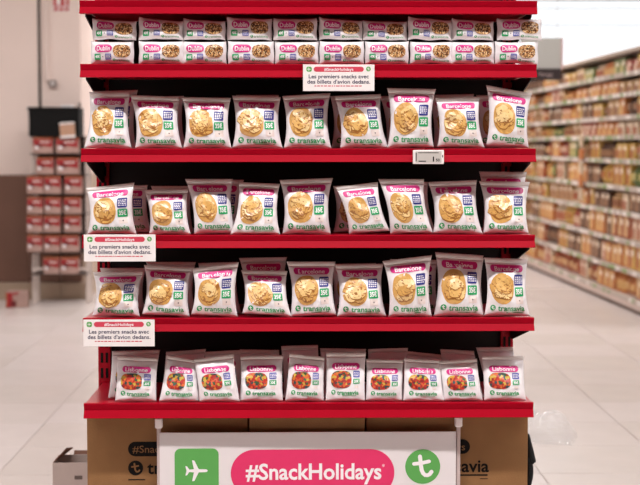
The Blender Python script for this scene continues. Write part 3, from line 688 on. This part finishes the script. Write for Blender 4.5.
# black box and card on top of the rack
BB = mat('black crate plastic', (12, 11, 11), .6, .2, var=.1, scale=10)
t = empty('black_crate', (xf(30), YR-.02, zf(136.2))); tag(t, 'black plastic crate on top of the wall rack', 'crate')
W = xf(80)-xf(30); H = zf(107.5)-zf(136.2); mb = MB()
mb.box(0, W, 0, .02, 0, H, BB, ch=.004); mb.box(0, W, .28, .3, 0, H, BB, ch=.004); mb.box(0, .02, .02, .28, 0, H, BB); mb.box(W-.02, W, .02, .28, 0, H, BB); mb.box(.02, W-.02, .02, .28, 0, .015, BB); mb.build('crate_body', t)
MB().box(-.008, W+.008, -.01, .0, H-.03, H+.004, BB, ch=.003).build('rim', t)
MB().tube([(W-.02, .15, H), (W-.015, .15, H+.05), (W-.005, .15, H+.02)], .008, BB, 8).build('handle', t)
tag(MB().box(xf(60), xf(71), YR+.1, YR+.25, zf(136)+.016, zf(104.5), CARD, ch=.004).build('paper_stack'), 'white paper stack poking out of the black crate', 'paper')
o = MB().box(0, 15*K, 0, .012, 0, 15.5*K, mat('tan card', (190, 148, 122), .6, var=.05), ch=.002)
t = empty('brown_card', (xf(62), YR-.05, zf(138.5))); t.rotation_euler.y = math.radians(-4); tag(t, 'tan card with white edges leaning on the front of the black crate', 'card')
o.build('card_face', t); MB().box(0, 15*K, -.003, .0, 13.6*K, 15.5*K, CARD).build('white_edge', t); MB().box(0, 15*K, -.003, 0, 0, 2.5*K, CARD).build('white_edge', t)
# floor pack
t = empty('fallen_pack', (P(6, 305, 9.2).x, 9.2, 0)); tag(t, 'red and white snack carton standing on the floor left of the rack', 'snack pack')
K2 = 13.5/F; MB().box(0, 21*K2, 0, .12, 0, 16.5*K2, PWH, ch=.006).build('carton_body', t)
fn = lambda x, yy, l: (x, -.0012-.0008*l, yy)
printed('front_print', [(rrect(3.6*K2, 8*K2, 6.5*K2, 15*K2, .01), PRD, 0), (rrect(.7*K2, 8*K2, 1.2*K2, 15*K2, .002), POR, 1), (disc(8*K2, 4*K2, 3*K2, 3*K2, wob=.3), PDK, 1), (poly([(7*K2, 15.8*K2), (14*K2, 15.8*K2), (9*K2, 12*K2)]), PRD, 1)], fn, t)
# wall sign and switch
SIGR = mat('red sign print', (190, 24, 34), .5, var=.02)
a = P(53, 11.5, YW-.012); b = P(69.5, -14, YW-.012); t = empty('wall_sign', a); tag(t, 'small red and white notice high on the left wall', 'sign'); W = b.x-a.x; H = b.z-a.z
MB().box(0, W, 0, .01, 0, H, CARD, ch=.002).build('plate', t)
fn = lambda x, yy, l: (x, -.001-.0008*l, yy)
printed('red_print', [(rrect((.18+.32*i)*W, .09*H, .24*W, .13*H, .005, rings=1), SIGR, 0) for i in range(3)]+[(poly([(.03*W, .2*H), (.2*W, .2*H), (.2*W, .9*H), (.03*W, .9*H)]), SIGR, 0), (poly([(.2*W, .2*H), (.4*W, .2*H), (.4*W, .26*H), (.2*W, .26*H)]), SIGR, 0), (poly([(.44*W, .2*H), (.7*W, .2*H), (.62*W, .9*H), (.5*W, .9*H)]), SIGR, 0), (poly([(.78*W, .2*H), (.95*W, .2*H), (.95*W, .9*H), (.78*W, .9*H)]), SIGR, 0)], fn, t)
a = P(48.7, 87, YW-.05); b = P(56, 80, YW-.05); t = empty('wall_switch', a); tag(t, 'small grey switch box on the left wall above the rack', 'switch'); W = b.x-a.x; H = b.z-a.z
MB().box(0, W, 0, .05, 0, H, mat('grey switch plastic', (150, 138, 134), .5), ch=.006).build('switch_box', t); MB().box(W*.3, W*.7, -.006, 0, H*.3, H*.7, CARD, ch=.002).build('rocker', t)

# ------------------------------------------------------------------ hanging aisle sign
ys = 8.4; a = P(520, 80, ys); b = P(561.5, 37.5, ys); W = b.x-a.x; H = b.z-a.z
t = empty('aisle_sign', a); tag(t, 'grey hanging aisle sign with a dark name strip above the right shelving', 'sign')
MB().box(0, W, 0, .03, .27*H, H, mat('frosted grey sign panel', (172, 170, 164), .5, var=.01), ch=.003).build('panel', t)
st = MB().box(0, W, -.004, .03, 0, .27*H, mat('dark sign strip', (44, 32, 32), .5, var=.02), ch=.003).build('name_strip', t)
printed('strip_lettering', [(text('Potage', .63*W, .135*H, width=.33*W), mat('dim sign lettering', (170, 150, 148), .5), 0)], lambda x, yy, l: (x, -.006, yy), st)
MB().box(W, W+.016, -.004, .034, .25*H, H+.004, mat('pink sign edge', (206, 170, 168), .5), ch=.002).build('edge_strip', t)
for x in (.1*W, .9*W): MB().tube([(x, .015, H), (x, .015, ZC-a.z)], .003, METAL, 6).build('hanger', t)

# ------------------------------------------------------------------ long aisle shelving on the right
p0 = Vector((2.98, 8.56, 0)); p1 = Vector((2.79, 13.9, 0)); dr = (p1-p0).normalized(); ang = math.atan2(-dr.x, dr.y)
A0, A1 = -1.0, 11.0
SH = empty('aisle_shelving', p0, ang); tag(SH, 'long pale supermarket shelving run filled with cartons along the right aisle', 'shelf unit')
LZ = [1.5-(p-145)/113.6 for p in (301, 273, 243, 214, 188, 160, 135, 114.5, 91, 70)]
TOP = 2.34
SHM = mat('pale shelf steel', (198, 184, 172), .5, var=.03); PLN = mat('pinkish plinth', (206, 186, 176), .5, var=.02); DKM = mat('dark shelf back', (92, 70, 58), .7, var=.05)
MB().box(.46, .48, A0, A1, 0, TOP, DKM).build('back_panel', SH)
MB().box(.0, .46, A0, A1, .035, LZ[0]-.002, PLN, ch=.004).build('plinth', SH)
MB().box(.02, .46, A0, A1, 0, .035, DKM).build('kick_plate', SH)
TAGW = mat('white tag', (232, 224, 218), .5); TAGG = mat('green tag', (134, 158, 96), .5, var=.05); RAILM = mat('grey tag rail', (186, 172, 160), .5)
for li, z in enumerate(LZ):
    s = MB().box(.0 if li == 0 else .02, .46, A0, A1, z-.02, z, SHM).build('shelf', SH)
    MB().box(-.006, .02, A0, A1, z-.04, z+.004, RAILM, ch=.003).build('tag_rail', s)
    mb = MB(); q = A0+.05
    while q < A1-.1:
        l = random.choice((.06, .07, .09)); r = random.random()
        if r < .75: mb.box(-.009, -.006, q, q+l, z-.036, z+.0, TAGW if r < .42 else TAGG)
        q += l+random.choice((.01, .03, .12))
    tag(mb.build('price_tags', s), kind='stuff')
MB().box(-.01, .48, A0, A1, TOP, TOP+.03, SHM, ch=.004).build('top_cap', SH)
for q in (A0, 1.6, 4.2, 6.8, 9.4): MB().box(.44, .46, q, q+.04, .0, TOP, SHM).build('upright', SH)
PC = {'orange': ((196, 122, 66), (214, 168, 104)), 'tan': ((186, 150, 104), (150, 96, 62)), 'red': ((168, 78, 66), (214, 178, 150)), 'yellow': ((206, 168, 86), (176, 104, 50)), 'green': ((104, 122, 66), (190, 176, 108)),
      'cream': ((206, 184, 156), (176, 104, 72)), 'brown': ((96, 66, 50), (150, 108, 74)), 'rust': ((170, 88, 54), (210, 168, 116))}
def carton_mesh(nm, w, h, d, kind):
    a = mat('aisle %s carton' % nm, PC[nm][0], .5, var=.1, scale=18); b = mat('aisle %s label' % nm, PC[nm][1], .5, var=.1, scale=18); mb = MB()
    if kind == 'carton':
        mb.box(0, d, -w/2, w/2, 0, h, a, ch=.004)
        mb.box(-.002, 0, -w*.12, w*.46, h*.08, h*(.95 if h > .17 else .6), b); mb.box(-.003, 0, -w*.4, w*.05, h*.55, h*.8, mat('aisle pale print', (236, 220, 196), .5))
    elif kind == 'pouch':
        V = []; Fc = []; n = 6
        for j in range(n+1):
            v = j/n; tck = d*.5*max(.03, math.sin(math.pi*min(1, .12+v*.88)))
            ww = w/2*(1-.06*math.sin(math.pi*v))
            V += [(d*.5-tck, -ww*.7, v*h), (d*.5-tck, ww*.7, v*h), (d*.5, ww, v*h), (d*.5+tck, ww*.7, v*h), (d*.5+tck, -ww*.7, v*h), (d*.5, -ww, v*h)]
        for j in range(n):
            for i in range(6): Fc.append((j*6+i, j*6+(i+1) % 6, j*6+6+(i+1) % 6, j*6+6+i))
        Fc += [tuple(range(6)), tuple(range(n*6, n*6+6))]
        mb.add(V, Fc, a); mb.box(-.004, d*.2, -w*.3, w*.3, h*.3, h*.62, b)
    else:
        r = w/2; mb.tube([(r, 0, 0), (r, 0, h*.68), (r, 0, h*.8), (r, 0, h*.84), (r, 0, h)], [r, r, r*.6, r*.62, r*.62], a, 12)
        mb.tube([(r, 0, h*.15), (r, 0, h*.58)], r*1.02, b, 12)
    o = mb.build('m', smooth=False); me = o.data; bpy.data.objects.remove(o); return me
CACHE = {}
LVN = ['lowest', 'second', 'third', 'fourth', 'fifth', 'sixth', 'seventh', 'eighth', 'ninth', 'topmost']
names = list(PC)
def place(li, a, kind, nm, w, h, d, b=.03):
    key = (kind, nm, round(w, 2), round(h, 2))
    if key not in CACHE: CACHE[key] = carton_mesh(nm, round(w, 2), round(h, 2), d, kind)
    return key, SH.matrix_basis @ Vector((b, a, LZ[li]+.001))
far = MB()
bpy.context.view_layer.update()
KW = {'carton': ('carton', 'food_carton'), 'pouch': ('pouch', 'food_pouch'), 'jar': ('jar', 'food_jar')}
for li in range(len(LZ)):
    CNT = {}; gap = (LZ[li+1] if li < 9 else TOP)-LZ[li]; a = -.45; rr = random.Random(100+li)
    while a < A1-.2:
        kind = rr.choices(('carton', 'pouch', 'jar'), (.62, .24, .14))[0]; n = rr.choice((1, 2, 2, 3)); nm = rr.choices(names, (5, 4, 1.6, 3.4, 2.2, 2.4, 3, 3))[0]
        w_ = {'carton': .2, 'pouch': .2, 'jar': .14}[kind]; h_ = gap-rr.choice((.04, .05, .07)); d_ = .14 if kind != 'jar' else w_
        if rr.random() < .05: a += .18
        for k_ in range(n):
            if a+w_/2 < 6.3:
                key, loc = place(li, a+w_/2, kind, nm, w_, h_, d_, .03+rr.uniform(0, .02))
                o = link(KW[kind][1], CACHE[key]); o.location = loc; o.rotation_euler.z = ang
                c_ = CNT[(nm, kind)] = CNT.get((nm, kind), 0)+1
                tag(o, '%s %s food %s from the right on the %s right aisle shelf' % (ORD[c_-1], nm, KW[kind][0], LVN[li]), KW[kind][0], '%s %ss on the %s right aisle shelf' % (nm, KW[kind][0], LVN[li]))
            else:
                far.box(.03, .17, a, a+w_-.01, LZ[li]+.001, LZ[li]+h_, mat('aisle %s carton' % nm, PC[nm][0], .5))
            a += w_+rr.choice((.012, .02, .035))
fo = far.build('far_shelf_goods'); fo.location = SH.location; fo.rotation_euler.z = ang
tag(fo, 'distant packed goods at the far end of the right aisle shelving', 'goods', kind='stuff')

# ------------------------------------------------------------------ clip strip of small packs hanging from the aisle shelving
am = 2.05
t = empty('clip_strip', SH.matrix_basis @ Vector((-.03, am, 0)), ang); tag(t, 'hanging clip strip of small orange packs on the right aisle shelving', 'clip strip')
zt_, zb_ = 1.62, .92
MB().box(-.002, 0, -.02, .02, zb_, zt_, TAGW).build('hang_tape', t)
MB().tube([(0, 0, zt_), (.012, 0, zt_+.02), (.026, 0, zt_-.012)], .004, METAL, 6).build('hook', t)
for k in range(5):
    z = zb_+.02+k*.135
    MB().box(-.03, -.002, -.06, .06, z, z+.12, mat('aisle orange carton', PC['orange'][0], .5) if k % 2 else mat('aisle cream carton', PC['cream'][0], .5), ch=.01).build('small_pack', t)
